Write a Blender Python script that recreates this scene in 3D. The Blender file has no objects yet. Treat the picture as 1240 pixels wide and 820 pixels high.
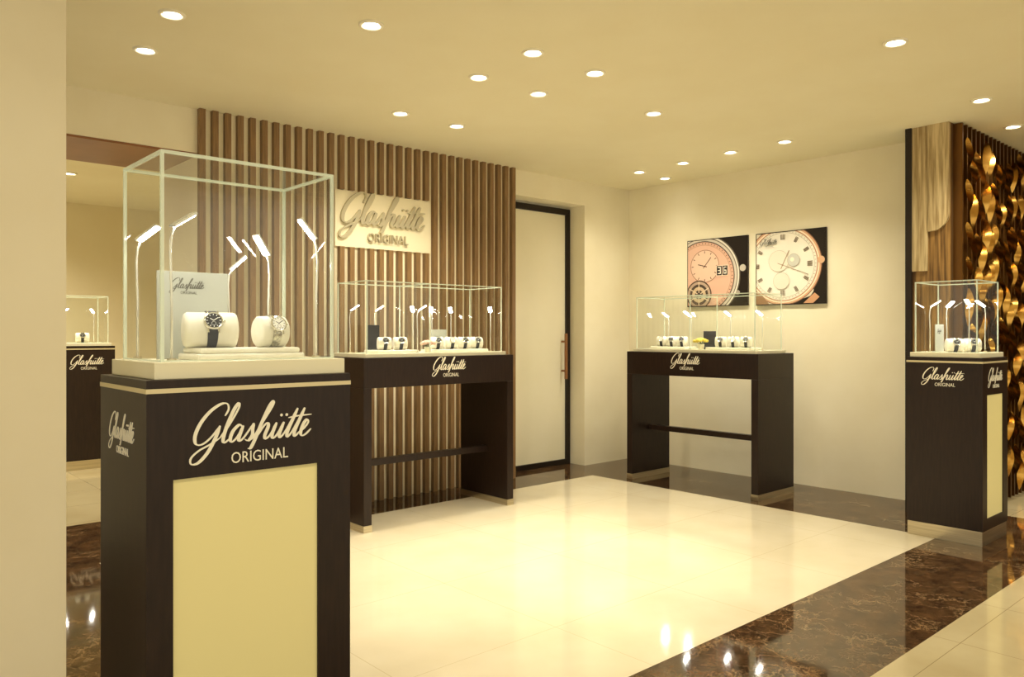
import bpy, math, random
from mathutils import Vector, Matrix
random.seed(4)
scene = bpy.context.scene
try:
    scene.view_settings.view_transform = 'Standard'
    scene.view_settings.look = 'None'
except Exception:
    pass
COL = scene.collection

def srgb(r, g, b):
    def f(c):
        c /= 255.0
        return c/12.92 if c <= 0.04045 else ((c+0.055)/1.055)**2.4
    return (f(r), f(g), f(b), 1.0)

# ------------------------------------------------------------ materials
def mat_basic(name, col, rough=0.5, metal=0.0, emis=None, estr=0.0, coat=0.0, spec=None):
    m = bpy.data.materials.new(name); m.use_nodes = True
    b = m.node_tree.nodes['Principled BSDF']
    b.inputs['Base Color'].default_value = col
    b.inputs['Roughness'].default_value = rough
    b.inputs['Metallic'].default_value = metal
    if coat: b.inputs['Coat Weight'].default_value = coat
    if spec is not None: b.inputs['Specular IOR Level'].default_value = spec
    if emis:
        b.inputs['Emission Color'].default_value = emis
        b.inputs['Emission Strength'].default_value = estr
    return m

def mat_noise(name, c1, c2, scale=(1, 1, 1), nscale=5.0, detail=6.0, rough=0.5, metal=0.0,
              lo=0.35, hi=0.65, bump=0.0, coat=0.0, spec=None):
    m = mat_basic(name, c1, rough, metal, coat=coat, spec=spec)
    nt = m.node_tree; n = nt.nodes; l = nt.links
    tc = n.new('ShaderNodeTexCoord'); mp = n.new('ShaderNodeMapping')
    mp.inputs['Scale'].default_value = scale
    nz = n.new('ShaderNodeTexNoise'); nz.inputs['Scale'].default_value = nscale
    nz.inputs['Detail'].default_value = detail
    cr = n.new('ShaderNodeValToRGB')
    cr.color_ramp.elements[0].position = lo; cr.color_ramp.elements[0].color = c1
    cr.color_ramp.elements[1].position = hi; cr.color_ramp.elements[1].color = c2
    l.new(tc.outputs['Object'], mp.inputs['Vector']); l.new(mp.outputs['Vector'], nz.inputs['Vector'])
    l.new(nz.outputs['Fac'], cr.inputs['Fac'])
    l.new(cr.outputs['Color'], n['Principled BSDF'].inputs['Base Color'])
    if bump:
        bp = n.new('ShaderNodeBump'); bp.inputs['Strength'].default_value = bump
        bp.inputs['Distance'].default_value = 0.01
        l.new(nz.outputs['Fac'], bp.inputs['Height'])
        l.new(bp.outputs['Normal'], n['Principled BSDF'].inputs['Normal'])
    return m

def mat_tile(name, c1, c2, mortar, size, rough):
    m = mat_noise(name, c1, c2, nscale=2.2, rough=rough, lo=0.25, hi=0.75, detail=9, spec=0.65)
    nt = m.node_tree; n = nt.nodes; l = nt.links
    tc = n.new('ShaderNodeTexCoord')
    br = n.new('ShaderNodeTexBrick'); br.offset = 0.0; br.squash = 1.0
    br.inputs['Scale'].default_value = 1.0
    br.inputs['Brick Width'].default_value = size; br.inputs['Row Height'].default_value = size
    br.inputs['Mortar Size'].default_value = 0.0014
    br.inputs['Mortar Smooth'].default_value = 0.1
    br.inputs['Mortar'].default_value = mortar
    l.new(tc.outputs['Object'], br.inputs['Vector'])
    mix = n.new('ShaderNodeMix'); mix.data_type = 'RGBA'
    cr = [x for x in n if x.type == 'VALTORGB'][0]
    l.new(br.outputs['Fac'], mix.inputs['Factor'])
    l.new(cr.outputs['Color'], mix.inputs['A']); mix.inputs['B'].default_value = mortar
    l.new(mix.outputs['Result'], n['Principled BSDF'].inputs['Base Color'])
    return m

def mat_dark_marble(name):
    m = mat_basic(name, srgb(40, 24, 14), 0.05, spec=0.45)
    nt = m.node_tree; n = nt.nodes; l = nt.links
    b = n['Principled BSDF']
    tc = n.new('ShaderNodeTexCoord')
    wn = n.new('ShaderNodeTexNoise'); wn.inputs['Scale'].default_value = 4.0; wn.inputs['Detail'].default_value = 10
    wn.inputs['Roughness'].default_value = 0.65
    sub = n.new('ShaderNodeVectorMath'); sub.operation = 'SUBTRACT'; sub.inputs[1].default_value = (0.5, 0.5, 0.5)
    sc = n.new('ShaderNodeVectorMath'); sc.operation = 'SCALE'; sc.inputs['Scale'].default_value = 0.55
    add = n.new('ShaderNodeVectorMath'); add.operation = 'ADD'
    l.new(tc.outputs['Object'], wn.inputs['Vector']); l.new(wn.outputs['Color'], sub.inputs[0])
    l.new(sub.outputs[0], sc.inputs[0]); l.new(sc.outputs[0], add.inputs[0]); l.new(tc.outputs['Object'], add.inputs[1])
    def veins(scale, width):
        v = n.new('ShaderNodeTexVoronoi'); v.feature = 'DISTANCE_TO_EDGE'; v.inputs['Scale'].default_value = scale
        l.new(add.outputs[0], v.inputs['Vector'])
        r1 = n.new('ShaderNodeValToRGB')
        r1.color_ramp.elements[0].position = 0.0; r1.color_ramp.elements[0].color = (1, 1, 1, 1)
        r1.color_ramp.elements[1].position = width; r1.color_ramp.elements[1].color = (0, 0, 0, 1)
        l.new(v.outputs['Distance'], r1.inputs['Fac']); return r1
    va = veins(5.5, 0.026); vb = veins(14.0, 0.040)
    n2 = n.new('ShaderNodeTexNoise'); n2.inputs['Scale'].default_value = 9.0; n2.inputs['Detail'].default_value = 12
    n2.inputs['Roughness'].default_value = 0.75
    l.new(tc.outputs['Object'], n2.inputs['Vector'])
    r2 = n.new('ShaderNodeValToRGB')
    r2.color_ramp.elements[0].position = 0.40; r2.color_ramp.elements[0].color = srgb(44, 28, 17)
    r2.color_ramp.elements[1].position = 0.74; r2.color_ramp.elements[1].color = srgb(106, 76, 48)
    l.new(n2.outputs['Fac'], r2.inputs['Fac'])
    n3 = n.new('ShaderNodeTexNoise'); n3.inputs['Scale'].default_value = 3.5; n3.inputs['Detail'].default_value = 6
    l.new(tc.outputs['Object'], n3.inputs['Vector'])
    r3 = n.new('ShaderNodeValToRGB')
    r3.color_ramp.elements[0].position = 0.40; r3.color_ramp.elements[0].color = (0.08, 0.08, 0.08, 1)
    r3.color_ramp.elements[1].position = 0.66; r3.color_ramp.elements[1].color = (0.7, 0.7, 0.7, 1)
    l.new(n3.outputs['Fac'], r3.inputs['Fac'])
    half = n.new('ShaderNodeMath'); half.operation = 'MULTIPLY'; half.inputs[1].default_value = 0.45
    l.new(vb.outputs['Color'], half.inputs[0])
    mxx = n.new('ShaderNodeMath'); mxx.operation = 'MAXIMUM'
    l.new(va.outputs['Color'], mxx.inputs[0]); l.new(half.outputs[0], mxx.inputs[1])
    mu = n.new('ShaderNodeMath'); mu.operation = 'MULTIPLY'
    l.new(mxx.outputs[0], mu.inputs[0]); l.new(r3.outputs['Color'], mu.inputs[1])
    mix = n.new('ShaderNodeMix'); mix.data_type = 'RGBA'
    l.new(mu.outputs['Value'], mix.inputs['Factor'])
    l.new(r2.outputs['Color'], mix.inputs['A']); mix.inputs['B'].default_value = srgb(184, 156, 116)
    l.new(mix.outputs['Result'], b.inputs['Base Color'])
    return m

def mat_glass(name, tint=(0.975, 0.99, 0.97, 1), base=0.045, grazing=0.55):
    m = bpy.data.materials.new(name); m.use_nodes = True
    nt = m.node_tree; n = nt.nodes; l = nt.links
    n.clear()
    out = n.new('ShaderNodeOutputMaterial')
    tr = n.new('ShaderNodeBsdfTransparent'); tr.inputs['Color'].default_value = tint
    gl = n.new('ShaderNodeBsdfGlossy'); gl.inputs['Roughness'].default_value = 0.02
    lw = n.new('ShaderNodeLayerWeight'); lw.inputs['Blend'].default_value = 0.5
    pw = n.new('ShaderNodeMath'); pw.operation = 'POWER'; pw.inputs[1].default_value = 4.0
    ma = n.new('ShaderNodeMath'); ma.operation = 'MULTIPLY_ADD'
    ma.inputs[1].default_value = grazing; ma.inputs[2].default_value = base
    mx = n.new('ShaderNodeMixShader')
    l.new(lw.outputs['Facing'], pw.inputs[0]); l.new(pw.outputs[0], ma.inputs[0])
    l.new(ma.outputs[0], mx.inputs['Fac']); l.new(tr.outputs[0], mx.inputs[1]); l.new(gl.outputs[0], mx.inputs[2])
    l.new(mx.outputs[0], out.inputs['Surface'])
    return m

M = {}
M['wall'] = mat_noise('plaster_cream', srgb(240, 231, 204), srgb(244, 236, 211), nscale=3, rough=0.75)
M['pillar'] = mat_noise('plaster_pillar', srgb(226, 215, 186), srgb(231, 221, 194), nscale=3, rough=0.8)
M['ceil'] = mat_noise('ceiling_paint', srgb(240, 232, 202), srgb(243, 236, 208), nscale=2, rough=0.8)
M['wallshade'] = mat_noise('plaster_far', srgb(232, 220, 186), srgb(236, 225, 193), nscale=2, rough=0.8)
M['floorw'] = mat_tile('white_marble_tile', srgb(220, 210, 186), srgb(206, 194, 166), srgb(186, 172, 140), 0.82, 0.085)
M['floorb'] = mat_tile('beige_marble_tile', srgb(198, 185, 150), srgb(178, 163, 126), srgb(138, 122, 88), 0.6, 0.10)
M['floord'] = mat_dark_marble('dark_emperador_marble')
M['wood'] = mat_noise('espresso_wood', srgb(32, 21, 16), srgb(46, 31, 23), scale=(9, 9, 1.0), nscale=9, rough=0.36, lo=0.3, hi=0.75, spec=0.32)
M['inlay'] = mat_basic('champagne_inlay', srgb(220, 206, 166), 0.35, 0.2)
M['cream'] = mat_basic('cream_lacquer', srgb(236, 230, 202), 0.35)
M['panel'] = mat_basic('cream_panel', srgb(238, 227, 166), 0.45, emis=srgb(240, 226, 156), estr=0.05)
M['slat'] = mat_noise('taupe_slat_wood', srgb(122, 92, 56), srgb(146, 114, 74), scale=(20, 20, 1), nscale=6, rough=0.42)
M['slatback'] = mat_basic('slat_backing', srgb(248, 238, 208), 0.7)
M['chrome'] = mat_noise('brushed_steel', srgb(190, 178, 150), srgb(215, 203, 175), scale=(1, 1, 60), nscale=3, rough=0.28, metal=0.9)
M['steel'] = mat_basic('polished_steel', srgb(225, 222, 212), 0.15, 1.0)
M['stem'] = mat_basic('lamp_stem_satin', srgb(236, 233, 220), 0.22, 0.55, emis=(1.0, 0.96, 0.86, 1), estr=0.05)  # slight emission added so stems and heads look brighter than bare metal
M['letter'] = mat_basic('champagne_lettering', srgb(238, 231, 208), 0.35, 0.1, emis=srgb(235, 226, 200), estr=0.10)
M['signletter'] = mat_basic('satin_sign_lettering', srgb(204, 195, 168), 0.32, 0.4)
M['glass'] = mat_glass('clear_glass')
M['edge'] = mat_basic('glass_edge', srgb(226, 233, 210), 0.10, emis=srgb(224, 232, 206), estr=0.15)  # faint emission imitates case light caught in the glass edges
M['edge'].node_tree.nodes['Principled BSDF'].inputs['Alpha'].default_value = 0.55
M['led'] = mat_basic('led_emitter', (1, 1, 1, 1), 0.4, emis=(1.0, 0.97, 0.88, 1), estr=110)
M['lampdisc'] = mat_basic('downlight_emitter', (1, 1, 1, 1), 0.4, emis=(1.0, 0.97, 0.86, 1), estr=12)
M['trimring'] = mat_basic('downlight_ring', srgb(250, 244, 224), 0.4)
M['dark'] = mat_basic('dark_bronze', srgb(34, 25, 20), 0.4, 0.3)
M['frost'] = mat_noise('frosted_glass', srgb(234, 227, 200), srgb(239, 232, 208), nscale=1.5, rough=0.3)
M['soffit'] = mat_noise('brown_soffit', srgb(136, 88, 50), srgb(148, 98, 58), nscale=4, rough=0.4)
M['stone'] = mat_noise('veined_travertine', srgb(150, 126, 84), srgb(210, 190, 146), scale=(9, 16, 0.9), nscale=3.5, detail=10, rough=0.5, bump=0.15)
M['stone2'] = mat_noise('aged_wood_panel', srgb(88, 60, 28), srgb(160, 122, 66), scale=(6, 16, 0.8), nscale=4, detail=8, rough=0.45, bump=0.2)
M['gold'] = mat_noise('gold_leaf_metal', srgb(178, 128, 54), srgb(218, 172, 90), nscale=9, rough=0.24, metal=1.0)
M['bronze'] = mat_basic('bronze_bar', srgb(112, 76, 34), 0.32, 0.75)
M['brownwall'] = mat_basic('brown_far_wall', srgb(92, 66, 34), 0.6)
M['leather'] = mat_noise('cushion_leather', srgb(236, 231, 213), srgb(241, 237, 222), nscale=30, rough=0.55)
M['strap'] = mat_noise('strap_leather', srgb(20, 22, 32), srgb(32, 35, 48), nscale=90, rough=0.45)
M['bracelet'] = mat_noise('steel_bracelet', srgb(150, 148, 140), srgb(222, 220, 210), scale=(1, 1, 1), nscale=140, rough=0.22, metal=1.0)
M['dialw'] = mat_basic('dial_silver', srgb(236, 235, 228), 0.3)
M['diald'] = mat_basic('dial_dark_blue', srgb(20, 24, 38), 0.25)
M['board'] = mat_basic('sign_board', srgb(184, 186, 176), 0.35)
M['boardtxt'] = mat_basic('sign_board_print', srgb(104, 102, 92), 0.5)
M['black'] = mat_basic('poster_black', srgb(16, 13, 12), 0.35)
M['pink'] = mat_basic('blossom_pink', srgb(230, 190, 170), 0.6)
M['yellow'] = mat_basic('blossom_yellow', srgb(224, 202, 84), 0.6)
M['leaf'] = mat_basic('leaf_green', srgb(86, 96, 40), 0.6)

# ------------------------------------------------------------ mesh helpers
def empty(name, loc=(0, 0, 0), rotz=0.0):
    o = bpy.data.objects.new(name, None); o.empty_display_size = 0.1
    o.location = loc; o.rotation_euler = (0, 0, rotz)
    COL.objects.link(o); return o

def mk(name, verts, faces, mats, parent=None, midx=None, smooth=False, world=True):
    """verts are world coords if world else parent-local."""
    off = Vector((0, 0, 0))
    if parent is not None and world:
        off = Vector(parent.location)
    me = bpy.data.meshes.new(name)
    me.from_pydata([tuple(Vector(v)-off) for v in verts], [], faces)
    if not isinstance(mats, (list, tuple)): mats = [mats]
    for m in mats: me.materials.append(m)
    if midx:
        for p, i in zip(me.polygons, midx): p.material_index = i
    if smooth:
        for p in me.polygons: p.use_smooth = True
    me.update()
    o = bpy.data.objects.new(name, me); COL.objects.link(o)
    if parent is not None: o.parent = parent
    return o

def boxg(x0, x1, y0, y1, z0, z1):
    v = [(x0, y0, z0), (x1, y0, z0), (x1, y1, z0), (x0, y1, z0), (x0, y0, z1), (x1, y0, z1), (x1, y1, z1), (x0, y1, z1)]
    f = [(0, 3, 2, 1), (4, 5, 6, 7), (0, 1, 5, 4), (1, 2, 6, 5), (2, 3, 7, 6), (3, 0, 4, 7)]
    return v, f

def boxes(name, lst, mat, parent=None, bevel=0.0, world=True):
    V = []; F = []
    for b in lst:
        v, f = boxg(*b); k = len(V)
        V += v; F += [tuple(i+k for i in q) for q in f]
    o = mk(name, V, F, mat, parent, world=world)
    if bevel:
        md = o.modifiers.new('bevel', 'BEVEL'); md.width = bevel; md.segments = 2; md.limit_method = 'ANGLE'
    return o

def join(parts):
    V = []; F = []
    for v, f in parts:
        k = len(V); V += list(v); F += [tuple(i+k for i in q) for q in f]
    return V, F

def cyl(center, axis, r, h, n=24, r2=None):
    axis = Vector(axis).normalized(); c = Vector(center)
    a = axis.orthogonal().normalized(); b = axis.cross(a)
    r2 = r if r2 is None else r2
    V = []; F = []
    for k, (hh, rr) in enumerate(((-h/2, r), (h/2, r2))):
        for i in range(n):
            t = 2*math.pi*i/n
            V.append(c+axis*hh+a*(rr*math.cos(t))+b*(rr*math.sin(t)))
    for i in range(n):
        j = (i+1) % n
        F.append((i, j, n+j, n+i))
    F.append(tuple(range(n-1, -1, -1))); F.append(tuple(range(n, 2*n)))
    return V, F

def torus(center, axis, R, r, n=32, m=8):
    axis = Vector(axis).normalized(); c = Vector(center)
    a = axis.orthogonal().normalized(); b = axis.cross(a)
    V = []; F = []
    for i in range(n):
        t = 2*math.pi*i/n; d = a*math.cos(t)+b*math.sin(t)
        for j in range(m):
            s = 2*math.pi*j/m
            V.append(c+d*(R+r*math.cos(s))+axis*(r*math.sin(s)))
    for i in range(n):
        for j in range(m):
            F.append((i*m+j, ((i+1) % n)*m+j, ((i+1) % n)*m+(j+1) % m, i*m+(j+1) % m))
    return V, F

def tube(pts, r, n=8):
    V = []; F = []; P = [Vector(p) for p in pts]
    for i, p in enumerate(P):
        t = (P[min(i+1, len(P)-1)]-P[max(i-1, 0)]).normalized()
        a = t.cross(Vector((0.3, 1, 0.1))).normalized(); b = t.cross(a)
        for j in range(n):
            s = 2*math.pi*j/n; V.append(p+a*(r*math.cos(s))+b*(r*math.sin(s)))
    for i in range(len(P)-1):
        for j in range(n):
            F.append((i*n+j, i*n+(j+1) % n, (i+1)*n+(j+1) % n, (i+1)*n+j))
    F.append(tuple(range(n-1, -1, -1))); F.append(tuple(range((len(P)-1)*n, len(P)*n)))
    return V, F

def sphere(c, r, n=10, m=7, sz=1.0):
    V = []; F = []
    for i in range(m+1):
        ph = math.pi*i/m
        for j in range(n):
            t = 2*math.pi*j/n
            V.append((c[0]+r*math.sin(ph)*math.cos(t), c[1]+r*math.sin(ph)*math.sin(t), c[2]+r*sz*math.cos(ph)))
    for i in range(m):
        for j in range(n):
            F.append((i*n+j, i*n+(j+1) % n, (i+1)*n+(j+1) % n, (i+1)*n+j))
    return V, F

# ------------------------------------------------------------ lettering
STROKES = [
 [(1.62, 1.62), (1.72, 2.0), (1.5, 2.35), (1.05, 2.35), (.5, 1.95), (.12, 1.3), (.02, .6), (.25, .08), (.7, .02), (1.15, .4), (1.5, 1.05)],
 [(1.5, 1.05), (1.45, .3), (1.25, -.5), (.85, -1.05), (.4, -1.1), (.25, -.75), (.6, -.35), (1.2, -.05), (1.75, .3)],
 [(1.75, .3), (2.1, 1.0), (2.4, 2.0), (2.32, 2.35), (2.12, 2.0), (1.98, 1.0), (2.02, .2), (2.2, 0), (2.5, .25)],
 [(3.1, .85), (2.85, 1.02), (2.55, .7), (2.5, .25), (2.68, 0), (2.95, .25), (3.15, .9)],
 [(3.15, .95), (3.1, .35), (3.18, .02), (3.45, .2), (3.85, 1.05)],
 [(3.85, 1.05), (3.9, .7), (4.02, .3), (3.85, .0), (3.55, .1)],
 [(3.85, 0.0), (4.15, .2), (4.5, 1.1), (4.85, 2.05), (4.8, 2.35), (4.6, 2.0), (4.42, 1.0), (4.32, .1), (4.2, -.45), (4.0, -.5)],
 [(4.4, .2), (4.65, .8), (4.88, 1.0), (5.0, .75), (4.95, .25), (5.08, 0), (5.35, .25), (5.55, .98)],
 [(5.55, .98), (5.48, .35), (5.6, 0), (5.85, .2), (6.1, .98)],
 [(6.1, .98), (6.02, .3), (6.15, 0), (6.4, .3), (6.6, .9), (6.85, 1.8)],
 [(6.85, 1.8), (6.68, .9), (6.6, .3), (6.72, 0), (6.95, .3), (7.15, .9), (7.4, 1.8)],
 [(7.4, 1.8), (7.23, .9), (7.15, .3), (7.27, 0), (7.55, .25), (7.85, .5), (8.02, .85), (7.85, 1.02), (7.68, .75), (7.65, .25), (7.82, 0), (8.1, .08), (8.4, .4)],
 [(6.35, 1.22), (7.0, 1.3), (8.1, 1.34)],
 [(5.72, 1.35), (5.75, 1.5)], [(6.12, 1.35), (6.15, 1.5)],
]
def catmull(P, k=6):
    out = []
    Q = [P[0]]+P+[P[-1]]
    for i in range(1, len(Q)-2):
        p0, p1, p2, p3 = Q[i-1], Q[i], Q[i+1], Q[i+2]
        for s in range(k):
            t = s/k
            out.append(tuple(0.5*((2*p1[d])+(-p0[d]+p2[d])*t+(2*p0[d]-5*p1[d]+4*p2[d]-p3[d])*t*t+(-p0[d]+3*p1[d]-3*p2[d]+p3[d])*t**3) for d in (0, 1)))
    out.append(P[-1]); return out

def script_geo(u, depth, weight=1.0):
    parts = []
    for si, st in enumerate(STROKES):
        pts = catmull([((x*0.9+0.34*y)*u, y*u) for x, y in st])
        n = len(pts); V = []; F = []
        for i, p in enumerate(pts):
            a = pts[max(i-1, 0)]; b = pts[min(i+1, n-1)]
            dx, dy = b[0]-a[0], b[1]-a[1]; L = math.hypot(dx, dy) or 1
            dx /= L; dy /= L
            w = u*weight*(0.040+0.068*max(0, abs(dy*0.94+dx*0.34))**1.5 * (1.0 if dy < 0 else 0.3))
            if len(st) == 2: w = u*0.09
            e = min(i, n-1-i)/3.0
            w *= min(1, 0.5+0.5*e)
            dd = depth+si*7e-5+i*1.2e-6*7
            for s in (1, -1):
                for d in (dd, 0):
                    V.append((p[0]-dy*w*s, p[1]+dx*w*s, d))
        for i in range(n-1):
            a = i*4; b = a+4
            F += [(a+0, a+2, b+2, b+0), (a+1, a+0, b+0, b+1), (a+2, a+3, b+3, b+2)]
        F += [(0, 1, 3, 2), ((n-1)*4, (n-1)*4+2, (n-1)*4+3, (n-1)*4+1)]
        parts.append((V, F))
    return join(parts)

_tc = {}
def text_geo(txt, width, cap, depth):
    if txt not in _tc:
        cu = bpy.data.curves.new('tmp_txt', 'FONT'); cu.body = txt; cu.size = 1.0
        cu.resolution_u = 3; cu.extrude = 0.5
        ob = bpy.data.objects.new('tmp_txt', cu); COL.objects.link(ob)
        bpy.context.view_layer.update()
        dg = bpy.context.evaluated_depsgraph_get()
        me = bpy.data.meshes.new_from_object(ob.evaluated_get(dg))
        V = [tuple(v.co) for v in me.vertices]; F = [tuple(p.vertices) for p in me.polygons]
        bpy.data.objects.remove(ob); bpy.data.meshes.remove(me)
        x0 = min(v[0] for v in V); x1 = max(v[0] for v in V); y0 = min(v[1] for v in V); y1 = max(v[1] for v in V)
        _tc[txt] = ([((v[0]-x0)/(x1-x0), (v[1]-y0)/(y1-y0), v[2]+0.5) for v in V], F)
    V, F = _tc[txt]
    return [(x*width, y*cap, 0.0002+z*depth) for x, y, z in V], F

def place(geo, facing, X, Y, Z):
    V, F = geo
    if facing == '-Y': return [(X+u, Y-w, Z+v) for u, v, w in V], F
    return [(X-w, Y-u, Z+v) for u, v, w in V], F

def logo(parent, name, facing, X, Y, Z, u, depth=0.0012, mat=None, weight=1.0):
    """script baseline centre at X,Y,Z"""
    g1 = script_geo(u, depth, weight)
    g1 = ([(a-4.0*u, b, c) for a, b, c in g1[0]], g1[1])
    tv, tf = text_geo('ORIGINAL', 3.7*u, 0.68*u, depth)
    tv = [(a-1.6*u, b-1.32*u, c) for a, b, c in tv]
    return mk(name, *place(join([g1, (tv, tf)]), facing, X, Y, Z), mat or M['letter'], parent)

# ------------------------------------------------------------ room shell
ZC = 2.79
def floor_build():
    xs = [-4, 1.22, 5.35, 6.3, 6.36, 10]; ys = [-4, 1.31, 1.92, 4.87, 5.94, 10.2]
    V = []; F = []; mi = []
    for i in range(5):
        for j in range(5):
            k = len(V); x0, x1, y0, y1 = xs[i], xs[i+1], ys[j], ys[j+1]
            V += [(x0, y0, 0), (x1, y0, 0), (x1, y1, 0), (x0, y1, 0)]
            F.append((k, k+1, k+2, k+3))
            if j == 0 or j == 4 or i == 4: mi.append(1)
            elif i == 1 and j == 2: mi.append(0)
            else: mi.append(2)
    v, f = boxg(-4, 10, -4, 10.2, -0.1, -0.002); k = len(V)
    V += v; F += [tuple(q+k for q in t) for t in f]; mi += [1]*6
    mk('floor', V, F, [M['floorw'], M['floorb'], M['floord']], midx=mi)
floor_build()
boxes('ceiling', [(-4, 10, -4, 10.2, ZC, ZC+0.1)], M['ceil'])
boxes('wall_back', [(1.92, 4.76, 5.28, 5.56, 0, ZC), (1.92, 2.1, 5.56, 6.0, 0, ZC), (-4, 1.92, 5.28, 6.0, 2.50, ZC),
                    (-4, 0.85, 5.28, 6.0, 0, 2.50), (4.76, 5.68, 5.28, 5.56, 2.56, ZC), (5.68, 6.5, 5.28, 5.56, 0, ZC)], M['wall'])
boxes('trim_soffit', [(0.85, 1.92, 5.285, 6.0, 2.485, 2.4995)], M['soffit'])
boxes('wall_right', [(6.36, 6.5, 2.35, 5.28, 0, ZC)], M['wall'])
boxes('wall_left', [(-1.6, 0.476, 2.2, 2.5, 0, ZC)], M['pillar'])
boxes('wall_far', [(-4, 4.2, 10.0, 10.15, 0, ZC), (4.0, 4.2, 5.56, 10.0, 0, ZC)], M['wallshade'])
boxes('wall_side', [(9.6, 9.75, -4, 5.5, 0, ZC), (6.5, 9.6, 4.2, 4.35, 0, ZC)], M['brownwall'])

# pier with stone cladding
p = empty('clad_pier', (6.2, 2.2, 0))
boxes('core', [(6.0, 6.36, 2.06, 2.35, 0, ZC), (6.36, 6.5, 2.06, 2.349, 0, ZC)], M['brownwall'], p)
boxes('lower_cladding', [(5.98, 6.0, 2.06, 2.31, 0, ZC)], M['stone2'], p)
def plank(y0, y1, z0, z1, x0, x1, r):
    pts = [(y0, z1), (y1, z1)]
    pts += [(y1, z0)] if r == 0 else []
    if r:
        pts.append((y1, z0+0.0))
        for i in range(9):
            a = math.pi/2*i/8
            pts.append((y0+r-r*math.sin(a), z0+r-r*math.cos(a)))
    else: pts.append((y0, z0))
    n = len(pts)
    V = [(x0, a, b) for a, b in pts]+[(x1, a, b) for a, b in pts]
    F = [tuple(range(n)), tuple(range(2*n-1, n-1, -1))]+[(i, (i+1) % n, n+(i+1) % n, n+i) for i in range(n)]
    return V, F
mk('upper_plank', *plank(2.06, 2.20, 2.03, ZC, 5.955, 5.98, 0.12), M['stone'], p)
mk('side_plank', *plank(2.205, 2.31, 1.75, ZC, 5.965, 5.98, 0), M['stone'], p)
boxes('edge_trim', [(5.95, 6.36, 2.31, 2.352, 0, ZC)], M['dark'], p)

# gold lattice screen: slim vertical fins carrying twisted, curled gold blades
bars = []; leaves = []
rr = random.Random(11)
for i in range(24):
    X = 6.05+i*0.088
    bars.append((X-0.010, X+0.010, 2.00, 2.10, 0.0, ZC-0.005))
    z = 0.05+rr.random()*0.25
    while z < ZC-0.30:
        V = []; F = []; n = 13; hgt = 0.20+0.07*rr.random()
        sgn = 1 if rr.random() < 0.6 else -1
        ph = 0.5*rr.random()
        for j in range(n):
            s = j/(n-1)
            bow = math.sin(math.pi*s)
            ang = sgn*(ph+1.5*s)            # blade twists as it rises
            hw = 0.004+0.024*bow**0.7
            xc = X+sgn*0.016*math.sin(math.pi*s*1.6)
            y = 1.968-0.014*bow
            V += [(xc-hw*math.cos(ang), y-hw*math.sin(ang), z+s*hgt), (xc+hw*math.cos(ang), y+hw*math.sin(ang), z+s*hgt)]
        for j in range(n-1):
            F.append((2*j, 2*j+1, 2*j+3, 2*j+2))
        leaves.append((V, F)); z += hgt+0.01+0.07*rr.random()
p = empty('gold_lattice_screen', (7.2, 2.08, 0))
boxes('fins', bars, M['bronze'], p)
mk('blades', *join(leaves), M['gold'], p, smooth=True)

# door
p = empty('door_1', (5.2, 5.5, 0))
boxes('frame', [(4.765, 4.83, 5.47, 5.54, 0, 2.54), (5.62, 5.675, 5.47, 5.54, 0, 2.54), (4.83, 5.62, 5.47, 5.54, 2.48, 2.54),
                (4.83, 5.62, 5.47, 5.54, 0, 0.05)], M['dark'], p)
boxes('frosted_leaf', [(4.83, 5.62, 5.49, 5.52, 0.05, 2.48)], M['frost'], p)
boxes('pull_handle', [(5.56, 5.585, 5.415, 5.44, 0.85, 1.3), (5.565, 5.58, 5.44, 5.49, 0.92, 0.94), (5.565, 5.58, 5.44, 5.49, 1.21, 1.23)], M['soffit'], p, bevel=0.004)

# slat wall
sl = []
N = 33; sx0, sx1 = 1.935, 4.705
for i in range(N):
    X = sx0+(sx1-sx0)*i/(N-1); w = 0.020
    if 2.93 < X < 3.80:
        sl.append((X-w, X+w, 5.232, 5.272, 2.385, ZC)); sl.append((X-w, X+w, 5.232, 5.272, 0, 1.955))
    else:
        sl.append((X-w, X+w, 5.232, 5.272, 0, ZC))
p = empty('slat_wall_panel', (3.3, 5.24, 0))
boxes('slats', sl, M['slat'], p)
boxes('backing', [(1.921, 4.73, 5.272, 5.28, 0, ZC)], M['slatback'], p)
p = empty('wall_sign', (3.36, 5.24, 2.1))
boxes('sign_plate', [(2.925, 3.80, 5.255, 5.272, 1.957, 2.383)], M['slatback'], p)
logo(p, 'raised_lettering', '-Y', 3.36, 5.255, 2.14, 0.1, 0.022, M['signletter'], 1.3)

# ------------------------------------------------------------ furniture
def pedestal(x0, x1, y0, y1, panel=True, H=1.18, lx=None, ls=0.044, px=None, side=True):
    p = empty('display_pedestal', ((x0+x1)/2, (y0+y1)/2, 0))
    if panel:
        a, b = px
        boxes('cabinet', [(x0, x1, y0+0.012, y1, 0.09, H), (x0, a, y0, y0+0.012, 0.09, H), (b, x1, y0, y0+0.012, 0.09, H),
                          (a, b, y0, y0+0.012, 0.92, H), (a, b, y0, y0+0.012, 0.09, 0.16)], M['wood'], p)
        boxes('front_panel', [(a, b, y0+0.006, y0+0.0119, 0.16, 0.92)], M['panel'], p)
    else:
        boxes('cabinet', [(x0, x1, y0, y1, 0.09, H)], M['wood'], p)
    boxes('inlay_strip', [(x0-0.0015, x1+0.0015, y0-0.0015, y1+0.0015, H-0.034, H-0.022)], M['inlay'], p)
    boxes('plinth', [(x0+0.004, x1-0.004, y0+0.004, y1-0.004, 0, 0.089)], M['chrome'], p)
    cx = (x0+x1)/2 if lx is None else lx
    logo(p, 'front_logo', '-Y', cx, y0, 1.005, ls)
    if side:
        logo(p, 'side_logo', '-X', x0, (y0+y1)/2, 1.01, min(ls, (y1-y0)/8.6*0.62))
    return p

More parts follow.
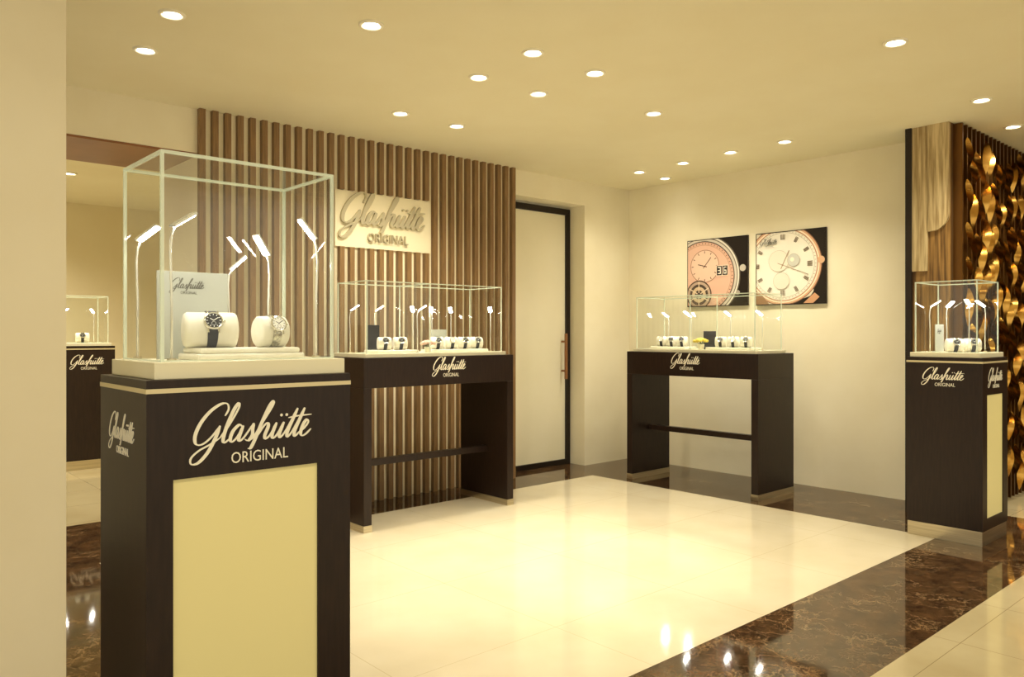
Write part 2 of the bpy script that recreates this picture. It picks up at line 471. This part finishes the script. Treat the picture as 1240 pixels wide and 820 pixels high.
def glass_case(x0, x1, y0, y1, zb, zg, zt, e=0.004, div=None, inset=0.025, name='glass_display_case'):
    p = empty(name, ((x0+x1)/2, (y0+y1)/2, zb))
    boxes('case_base', [(x0-inset, x1+inset, y0-inset, y1+inset, zb, zg)], M['cream'], p, bevel=0.002)
    V = [(x0, y0, zg), (x1, y0, zg), (x1, y1, zg), (x0, y1, zg), (x0, y0, zt), (x1, y0, zt), (x1, y1, zt), (x0, y1, zt)]
    F = [(0, 1, 5, 4), (1, 2, 6, 5), (2, 3, 7, 6), (3, 0, 4, 7), (4, 5, 6, 7)]
    if div:
        ax, c = div; k = 8
        V += [(c, y0, zg), (c, y1, zg), (c, y1, zt), (c, y0, zt)] if ax == 'x' else [(x0, c, zg), (x1, c, zg), (x1, c, zt), (x0, c, zt)]
        F.append((8, 9, 10, 11))
    mk('panes', V, F, M['glass'], p)
    E = []
    for x in (x0, x1):
        for y in (y0, y1): E.append((x-e, x+e, y-e, y+e, zg, zt-e))
    for y in (y0, y1): E.append((x0-e, x1+e, y-e, y+e, zt-e, zt+e))
    for x in (x0, x1): E.append((x-e, x+e, y0+e, y1-e, zt-e, zt+e))
    if div:
        if ax == 'x':
            E += [(c-e, c+e, y0-e, y0+e, zg, zt), (c-e, c+e, y1-e, y1+e, zg, zt), (c-e, c+e, y0, y1, zt-e, zt+e)]
        else:
            E += [(x0-e, x0+e, c-e, c+e, zg, zt), (x1-e, x1+e, c-e, c+e, zg, zt), (x0, x1, c-e, c+e, zt-e, zt+e)]
    E += [(x0, x1, y0-e, y0+e, zg, zg+e), (x0-e, x0+e, y0, y1, zg, zg+e)]
    boxes('glass_edges', E, M['edge'], p)
    return p

def lamp(x, y, z, h, dx, dy, s=1.0, up=0.55, w=1.0):
    p = empty('case_lamp', (x, y, z))
    L = math.hypot(dx, dy); dx /= L; dy /= L
    pts = [(0, 0, 0), (0, 0, h*0.5), (-dx*0.004*s, -dy*0.004*s, h*0.8), (0, 0, h*0.93), (dx*0.012*s, dy*0.012*s, h)]
    mk('stem', *tube(pts, 0.0034*s), M['stem'], p, world=False, smooth=True)
    mk('foot', *cyl((0, 0, 0.004), (0, 0, 1), 0.012*s, 0.008), M['chrome'], p, world=False)
    a = Vector((dx*0.85, dy*0.85, up)).normalized(); b = Vector((-dy, dx, 0)); c = a.cross(b).normalized()
    if c.z < 0: c = -c
    o = Vector(pts[-1]) - a*0.01*s
    def bx(l0, l1, w, t0, t1):
        V = []
        for t in (t0, t1):
            for l, ww in ((l0, -w), (l1, -w), (l1, w), (l0, w)): V.append(o+a*l+b*ww+c*t)
        return V, [(0, 3, 2, 1), (4, 5, 6, 7), (0, 1, 5, 4), (1, 2, 6, 5), (2, 3, 7, 6), (3, 0, 4, 7)]
    mk('head', *bx(0, 0.078*s, 0.016*s, 0, 0.006*s), M['stem'], p, world=False)
    mk('led_strip', *bx(0.006*s, 0.074*s, 0.010*s*w, -0.003*s, 0), M['led'], p, world=False)

def watch(x, y, z, rotz=0.0, s=1.0, dark=True, tilt=62, roll=0.05, steel=False):
    """cushion roll on surface z with a wristwatch buckled round it"""
    R = 0.040*s
    c = empty('watch_cushion', (x, y, z), rotz)
    V = []; F = []; n = 28
    prof = [(-roll, 0.0), (-roll, 0.7), (-roll*0.96, 0.9), (-roll*0.86, 1.0), (roll*0.86, 1.0), (roll*0.96, 0.9), (roll, 0.7), (roll, 0.0)]
    for px, pr in prof:
        for i in range(n):
            t = 2*math.pi*i/n
            V.append((px*s, R*pr*math.cos(t), R+R*pr*math.sin(t)))
    for k in range(len(prof)-1):
        for i in range(n):
            j = (i+1) % n
            F.append((k*n+i, k*n+j, (k+1)*n+j, (k+1)*n+i))
    mk('roll', V, F, M['leather'], c, world=False, smooth=True)
    w = empty('wristwatch', (x, y, z), rotz)
    V = []; F = []; n = 36; th = math.radians(tilt)
    for i in range(n):
        t = 2*math.pi*i/n
        hw = (0.0095+0.002*math.cos(t))*s
        d = Vector((0, -math.sin(th+t), math.cos(th+t)))
        for sx, rr in ((-hw, R+0.0005), (-hw, R+0.0035*s), (hw, R+0.0035*s), (hw, R+0.0005)):
            q = Vector((sx, 0, R))+d*rr
            q.z = max(q.z, 0.0004)
            V.append(q)
    for i in range(n):
        j = (i+1) % n
        for k in range(4):
            F.append((i*4+k, i*4+(k+1) % 4, j*4+(k+1) % 4, j*4+k))
    mk('strap', V, F, M['bracelet'] if steel else M['strap'], w, world=False)
    d = Vector((0, -math.sin(th), math.cos(th))); o = Vector((0, 0, R))
    up = Vector((0, math.cos(th), math.sin(th))); rt = Vector((1, 0, 0))
    cc = o+d*(R+0.007*s)
    g = [cyl(cc, d, 0.0205*s, 0.009*s, 32), torus(cc+d*0.0045*s, d, 0.0190*s, 0.0022*s), cyl(cc+rt*0.023*s, rt, 0.003*s, 0.005*s, 12)]
    for sx in (-1, 1):
        for sy in (-1, 1):
            g.append(cyl(cc+rt*0.011*s*sx+up*0.021*s*sy-d*0.002*s, up, 0.002*s, 0.01*s, 8))
    mk('case', *join(g), M['steel'], w, world=False)
    mk('dial', *cyl(cc+d*0.0050*s, d, 0.0176*s, 0.001*s, 32), M['diald'] if dark else M['dialw'], w, world=False)
    g = []
    def bar(c0, dirv, l, hw):
        sd = dirv.cross(d).normalized()
        b0 = cc+d*0.0058*s+c0
        return [b0-sd*hw, b0+sd*hw, b0+dirv*l+sd*hw, b0+dirv*l-sd*hw], [(0, 1, 2, 3)]
    for i in range(12):
        a = math.pi*2*i/12; dv = up*math.cos(a)+rt*math.sin(a)
        g.append(bar(dv*0.0125*s, dv, 0.0035*s, 0.0007*s))
    for a, l in ((-0.95, 0.009), (0.95, 0.0125)):
        dv = up*math.cos(a)+rt*math.sin(a); g.append(bar(Vector((0, 0, 0)), dv, l*s, 0.0008*s))
    g.append(torus(cc+d*0.0056*s-up*0.007*s, d, 0.0045*s, 0.0003*s, 20, 4))
    mk('markers_and_hands', *join(g), M['dialw'] if dark else M['diald'], w, world=False)

def board(x0, x1, y, z0, z1, txt=True, mat=None, name='sign_board'):
    p = empty(name, ((x0+x1)/2, y, z0))
    boxes('panel', [(x0, x1, y, y+0.006, z0, z1)], mat or M['board'], p, bevel=0.001)
    boxes('foot', [(x0+0.02, x1-0.02, y+0.006, y+0.03, z0, z0+0.006)], mat or M['board'], p)
    if txt: logo(p, 'printed_logo', '-Y', x0+(x1-x0)*0.42, y, z1-0.05, (x1-x0)/16, 0.0006, M['boardtxt'], 1.1)
    return p

def flowers(x, y, z, mat, s=1.0):
    p = empty('flower_arrangement', (x, y, z))
    mk('vase', *cyl((0, 0, 0.012*s), (0, 0, 1), 0.012*s, 0.024*s, 16, 0.016*s), M['cream'], p, world=False)
    g = []; lf = []
    for k in range(7):
        a = k*2.4; r = 0.017*s*math.sqrt(k/3.0)
        c = (r*math.cos(a), r*math.sin(a), 0.045*s-0.004*s*k/3)
        for q in range(5):
            t = 2*math.pi*q/5
            g.append(sphere((c[0]+0.007*s*math.cos(t), c[1]+0.007*s*math.sin(t), c[2]), 0.0065*s, 8, 5))
        g.append(sphere((c[0], c[1], c[2]+0.003*s), 0.006*s, 8, 5))
        lf.append(tube([(0, 0, 0.02*s), c], 0.0015*s, 5))
    mk('blossoms', *join(g), mat, p, world=False, smooth=True)
    mk('stems', *join(lf), M['leaf'], p, world=False)

def table(x0, x1, y0, y1, long, H=1.14):
    p = empty('display_table', ((x0+x1)/2, (y0+y1)/2, 0)); t = 0.06
    W = [(x0, x1, y0, y1, 0.94, H)]
    if long == 'x':
        legs = [(x0, x0+t, y0, y1), (x1-t, x1, y0, y1)]
        ym = y0+0.24
        W.append((x0+t, x1-t, ym, ym+0.05, 0.385, 0.43))
    else:
        legs = [(x0, x1, y0, y0+t), (x0, x1, y1-t, y1)]
        xm = x0+0.24
        W.append((xm, xm+0.05, y0+t, y1-t, 0.425, 0.47))
    for l in legs: W.append(l+(0.045, 0.94))
    boxes('frame', W, M['wood'], p, bevel=0.002)
    boxes('metal_feet', [(a-0.002, b+0.002, c-0.002, d+0.002, 0, 0.045) for a, b, c, d in legs], M['chrome'], p)
    if long == 'x': logo(p, 'front_logo', '-Y', (x0+x1)/2+0.05, y0, 1.045, 0.038)
    else: logo(p, 'front_logo', '-X', x0, (y0+y1)/2+0.02, 1.045, 0.038)
    return p

# foreground pedestal
pedestal(0.635, 1.22, 2.10, 2.52, True, 1.18, 0.925, 0.0445, (0.701, 1.113))
glass_case(0.689, 1.186, 2.15, 2.475, 1.18, 1.225, 1.78, 0.0042, inset=0.028)
zt = 1.225
tp = empty('presentation_tray', (0.94, 2.27, zt))
boxes('tray', [(0.795, 1.115, 2.185, 2.345, zt, zt+0.018), (0.805, 1.105, 2.195, 2.335, zt+0.018, zt+0.034)], M['leather'], tp, bevel=0.006)
watch(0.868, 2.29, zt+0.034, -0.20, 1.28, True, 66, 0.058)
watch(1.035, 2.25, zt+0.034, 0.02, 1.16, False, 66, 0.038, steel=True)
board(0.755, 0.965, 2.40, zt, 1.485)
lamp(0.715, 2.445, zt, 0.35, 0.8, -1.0, 1.0)
lamp(0.730, 2.20, zt, 0.37, 1.0, 0.25, 1.0)
lamp(1.115, 2.44, zt, 0.335, -1.0, -0.3, 1.0, 1.1)
lamp(1.160, 2.20, zt, 0.37, -1.0, 0.1, 1.0, 1.0)
lamp(0.985, 2.44, zt, 0.28, 0.9, -0.5, 0.85, 0.8)

# back table
table(2.68, 3.985, 4.44, 5.01, 'x')
glass_case(2.74, 3.915, 4.50, 4.88, 1.14, 1.165, 1.65, 0.0035, ('x', 3.25))
for X, Y in ((2.80, 4.82), (3.0, 4.82), (3.18, 4.55), (3.33, 4.82), (3.5, 4.82), (3.68, 4.82), (3.85, 4.55)):
    lamp(X, Y, 1.165, 0.30, 0.5 if X < 3.3 else -0.5, -0.5, 0.9, w=1.3)
tp = empty('presentation_tray', (3.2, 4.66, 1.165))
boxes('tray', [(2.86, 3.2, 4.56, 4.74, 1.165, 1.185), (3.34, 3.84, 4.56, 4.74, 1.165, 1.185)], M['leather'], tp, bevel=0.005)
for X, d in ((2.97, True), (3.10, True), (3.42, True), (3.55, False), (3.67, True), (3.79, True)):
    watch(X, 4.65, 1.185, -0.35, 1.12, d, 66, 0.042)
board(2.90, 3.0, 4.76, 1.165, 1.36, txt=False, mat=M['black'])
board(3.46, 3.60, 4.77, 1.165, 1.33, txt=False)
flowers(3.275, 4.56, 1.165, M['pink'], 1.7)

# right table
table(5.475, 6.02, 3.26, 4.57, 'y')
glass_case(5.53, 5.93, 3.32, 4.50, 1.14, 1.165, 1.62, 0.0035, ('y', 3.93))
for X, Y in ((5.86, 3.45), (5.86, 3.75), (5.6, 3.98), (5.86, 4.15), (5.86, 4.4)):
    lamp(X, Y, 1.165, 0.29, -0.7, 0.2, 0.9, w=1.3)
tp = empty('presentation_tray', (5.72, 3.9, 1.165))
boxes('tray', [(5.62, 5.80, 3.42, 3.84, 1.165, 1.185), (5.62, 5.80, 4.05, 4.42, 1.165, 1.185)], M['leather'], tp, bevel=0.005)
for Y, d in ((3.50, True), (3.62, False), (3.74, True), (4.13, True), (4.24, True), (4.35, False)):
    watch(5.70, Y, 1.185, -1.15, 1.1, d, 66, 0.042)
flowers(5.60, 3.93-0.06, 1.165, M['yellow'], 1.9)
board(5.66, 5.84, 3.88, 1.165, 1.32, txt=False, mat=M['diald'], name='tent_card_sign')  # dark tent card standing in the case

# right pedestal
pedestal(5.311, 5.775, 1.646, 2.09, True, 1.15, None, 0.034, (5.39, 5.69))
glass_case(5.35, 5.735, 1.69, 2.05, 1.15, 1.18, 1.63, 0.0035)
lamp(5.40, 1.98, 1.18, 0.30, 0.5, -0.7, 0.9, w=1.3); lamp(5.69, 1.98, 1.18, 0.30, -0.5, -0.7, 0.9, w=1.3)
lamp(5.40, 1.75, 1.18, 0.30, 0.7, 0.5, 0.9, w=1.3); lamp(5.69, 1.75, 1.18, 0.30, -0.7, 0.5, 0.9, w=1.3)
watch(5.50, 1.87, 1.18, -0.95, 1.1, True, 66, 0.045); watch(5.60, 1.80, 1.18, -0.95, 1.1, True, 66, 0.045)
board(5.44, 5.58, 1.96, 1.18, 1.36)

# far room pedestal
pedestal(1.74, 2.22, 8.3, 8.76, False, 1.18, None, 0.038)
glass_case(1.79, 2.17, 8.35, 8.71, 1.18, 1.21, 1.66, 0.0035)
lamp(1.84, 8.66, 1.21, 0.3, 0.5, -0.6, 0.9); lamp(2.12, 8.66, 1.21, 0.3, -0.5, -0.6, 0.9)
watch(1.98, 8.5, 1.21, -0.2, 1.2, True, 66, 0.05)

# ------------------------------------------------------------ posters
def clip(poly):
    def cl(P, ins, inter):
        out = []
        for i in range(len(P)):
            a, b = P[i-1], P[i]
            if ins(b):
                if not ins(a): out.append(inter(a, b))
                out.append(b)
            elif ins(a): out.append(inter(a, b))
        return out
    for ax in (0, 1):
        for lim, s in ((0.0, 1), (1.0, -1)):
            if not poly: return poly
            def ins(p, ax=ax, lim=lim, s=s): return s*(p[ax]-lim) >= 0
            def it(a, b, ax=ax, lim=lim):
                t = (lim-a[ax])/(b[ax]-a[ax]); return (a[0]+t*(b[0]-a[0]), a[1]+t*(b[1]-a[1]))
            poly = cl(poly, ins, it)
    return poly
_pc = {}
def pcol(c, rough=0.35):
    if c not in _pc: _pc[c] = mat_basic('print_%d_%d_%d' % c, srgb(*c), rough)
    return _pc[c]
def poster(yl, yr, z0, z1, layers):
    W = yl-yr; H = z1-z0
    p = empty('framed_watch_poster', (6.35, (yl+yr)/2, z0))
    boxes('frame', [(6.337, 6.36, yr, yl, z0, z1)], M['dark'], p)
    V = []; F = []; mats = []; mi = []; d = 0.0006
    for poly, c in layers:
        q = clip(poly)
        if len(q) < 3: continue
        m = pcol(c)
        if m not in mats: mats.append(m)
        k = len(V)
        V += [(6.337-d, yl-0.008-u*(W-0.016), z0+0.008+v*(H-0.016)) for u, v in q]
        F.append(tuple(range(k, k+len(q)))); mi.append(mats.index(m)); d += 0.00006
    mk('print', V, F, mats, p, midx=mi)
    return p
def D(cx, cy, r, c, n=72): return ([(cx+r*math.cos(2*math.pi*i/n), cy+r*math.sin(2*math.pi*i/n)) for i in range(n)], c)
def B(cx, cy, a, r0, r1, w, c):
    dx, dy = math.sin(a), math.cos(a)
    return ([(cx+dx*r0-dy*w, cy+dy*r0+dx*w), (cx+dx*r0+dy*w, cy+dy*r0-dx*w), (cx+dx*r1+dy*w, cy+dy*r1-dx*w), (cx+dx*r1-dy*w, cy+dy*r1+dx*w)], c)
def Rr(x0, y0, x1, y1, c): return ([(x0, y0), (x1, y0), (x1, y1), (x0, y1)], c)
L1 = [Rr(0, 0, 1, 1, (24, 17, 13))]
c = (0.26, 0.44)
L1 += [D(*c, .64, (90, 80, 68)), D(*c, .62, (222, 216, 204)), D(*c, .595, (120, 110, 98)), D(*c, .58, (206, 197, 184)), D(*c, .545, (70, 54, 46)), D(*c, .53, (214, 170, 148))]
L1 += [D(*c, .485, (176, 130, 108)), D(*c, .48, (222, 180, 158))]
for i in range(60): L1.append(B(*c, i*math.pi/30, .495, .52, .004, (84, 56, 44)))
L1 += [D(.3, .60, .25, (150, 106, 86)), D(.3, .60, .240, (230, 194, 172))]
for i in range(12): L1.append(B(.3, .60, i*math.pi/6, .195, .23, .006, (92, 62, 50)))
L1 += [B(.3, .60, 0.7, -.04, .17, .006, (70, 46, 38)), B(.3, .60, -1.3, -.04, .12, .007, (70, 46, 38))]
L1 += [D(.2, .17, .22, (82, 60, 48)), D(.2, .17, .20, (186, 162, 142)), D(.2, .17, .16, (74, 60, 52)), D(.2, .17, .12, (206, 182, 150)), D(.2, .17, .07, (66, 52, 46))]
for i in range(6): L1.append(B(.2, .17, i*math.pi/3, .03, .20, .008, (220, 200, 172)))
L1 += [Rr(.50, .44, .70, .60, (236, 212, 190)), Rr(.51, .45, .595, .59, (30, 24, 22)), Rr(.605, .45, .69, .59, (30, 24, 22))]
wt = (240, 236, 224)
for y in (.47, .515, .56): L1.append(Rr(.53, y, .575, y+.013, wt))
L1 += [Rr(.565, .47, .577, .573, wt)]
for y in (.47, .515, .56): L1.append(Rr(.625, y, .67, y+.013, wt))
L1 += [Rr(.625, .47, .637, .573, wt), Rr(.66, .47, .672, .52, wt)]
L1 += [D(.94, .54, .05, (190, 182, 168)), D(.86, .18, .035, (170, 160, 146))]
poster(4.535, 3.879, 1.556, 2.196, L1)
L2 = [Rr(0, 0, 1, 1, (222, 213, 192)), Rr(.84, 0, 1, 1, (26, 18, 12)), ([(.55, 1), (.88, .78), (1, 1)], (22, 16, 12)), ([(.5, 0), (1, 0), (1, .4), (.8, .1)], (26, 18, 12))]
c = (0.40, 0.54)
L2 += [D(*c, .56, (130, 88, 64)), D(*c, .548, (214, 168, 134)), D(*c, .525, (246, 226, 202)), D(*c, .505, (188, 140, 110)), D(*c, .49, (232, 226, 211))]
L2 += [D(*c, .455, (172, 162, 144)), D(*c, .45, (236, 230, 216))]
for i in range(60): L2.append(B(*c, i*math.pi/30, .462, .48, .0025, (110, 98, 82)))
for i in range(12):
    a = i*math.pi/6
    for k in ((-0.04, 0, 0.04) if i % 3 else (-0.07, -0.025, 0.025, 0.07)):
        L2.append(B(c[0], c[1], a+k, .355, .43, .005, (124, 110, 92)))
L2 += [D(.34, .6, .15, (188, 178, 160)), D(.34, .6, .145, (228, 221, 205)), D(.56, .60, .09, (170, 162, 146)), D(.56, .60, .084, (200, 199, 190)), D(.54, .61, .03, (240, 232, 208)),
       D(.38, .32, .12, (188, 178, 160)), D(.38, .32, .115, (228, 221, 205))]
L2 += [B(c[0], c[1], 1.95, -.08, .4, .004, (160, 136, 108)), B(c[0], c[1], 0.45, -.06, .22, .006, (160, 136, 108)), D(c[0], c[1], .014, (160, 136, 108))]
L2 += [([(.0, .0), (.2, .0), (.1, .12), (.0, .16)], (150, 112, 78)), ([(.70, .0), (.86, .14), (.93, .08), (.84, 0)], (206, 156, 118)), D(.95, .58, .05, (218, 176, 140))]
pp = poster(3.795, 3.141, 1.552, 2.194, L2)
logo(pp, 'printed_logo', '-X', 6.322, 3.66, 2.09, 0.022, 0.0004, M['boardtxt'])

# ------------------------------------------------------------ downlights
def downlight(x, y, power=95, cone=130):
    p = empty('ceiling_downlight', (x, y, ZC))
    ri = torus((0, 0, -0.003), (0, 0, 1), 0.052, 0.009, 32, 8)
    mk('ring', *ri, M['trimring'], p, world=False, smooth=True)
    mk('emitter', *cyl((0, 0, -0.002), (0, 0, 1), 0.036, 0.003, 28), M['lampdisc'], p, world=False)
    ld = bpy.data.lights.new('spot', 'SPOT'); ld.energy = power; ld.color = (1.0, 0.905, 0.69)
    ld.spot_size = math.radians(cone); ld.spot_blend = 1.0; ld.shadow_soft_size = 0.05
    lo = bpy.data.objects.new('spot', ld); lo.location = (0, 0, -0.03); lo.parent = p
    COL.objects.link(lo)
DL = {(1.256, 3.78): (60, 130), (1.31, 4.35): (66, 140), (2.015, 3.27): (50, 120), (2.85, 3.02): (95, 75), (2.89, 3.52): (95, 75),
      (3.337, 3.02): (95, 75), (3.364, 3.515): (95, 75), (2.97, 4.45): (78, 135), (3.45, 4.45): (78, 135),
      (4.245, 3.31): (40, 140), (4.13, 1.68): (40, 130), (5.56, 1.73): (68, 120), (5.626, 3.12): (56, 125), (5.625, 3.6): (48, 125),
      (5.668, 4.1): (48, 125), (5.686, 4.6): (36, 140), (6.10, 4.62): (3, 120), (1.80, 8.17): (125, 150), (6.44, 1.8): (80, 120), (7.4, 1.6): (90, 130)}
for q, (pw, cn) in DL.items(): downlight(q[0], q[1], pw, cn)
for q in [(0.1, 1.0, 38), (1.25, 1.0, 42), (2.6, 0.9, 38), (4.1, 0.3, 38), (0.3, -0.8, 45), (2.0, -0.8, 55), (5.6, 0.0, 55), (1.3, 9.2, 90), (2.8, 7.4, 125), (1.0, 7.0, 125), (7.0, 0.2, 80)]:  # extra unseen downlights, added to brighten the left pillar, room and far room
    downlight(q[0], q[1], q[2], 140)

# world
w = bpy.data.worlds.new('World'); scene.world = w; w.use_nodes = True
bg = w.node_tree.nodes['Background']; bg.inputs['Color'].default_value = (1.0, 0.895, 0.66, 1); bg.inputs['Strength'].default_value = 1.12

# camera
cd = bpy.data.cameras.new('camera'); cam = bpy.data.objects.new('camera', cd); COL.objects.link(cam)
cam.location = (0, 0, 1.3); cam.rotation_euler = (math.radians(90), 0, -math.atan2(0.6667, 0.7453))
cd.sensor_width = 36; cd.lens = 36*950/1240; cd.shift_y = -6/1240; cd.clip_start = 0.05
scene.camera = cam
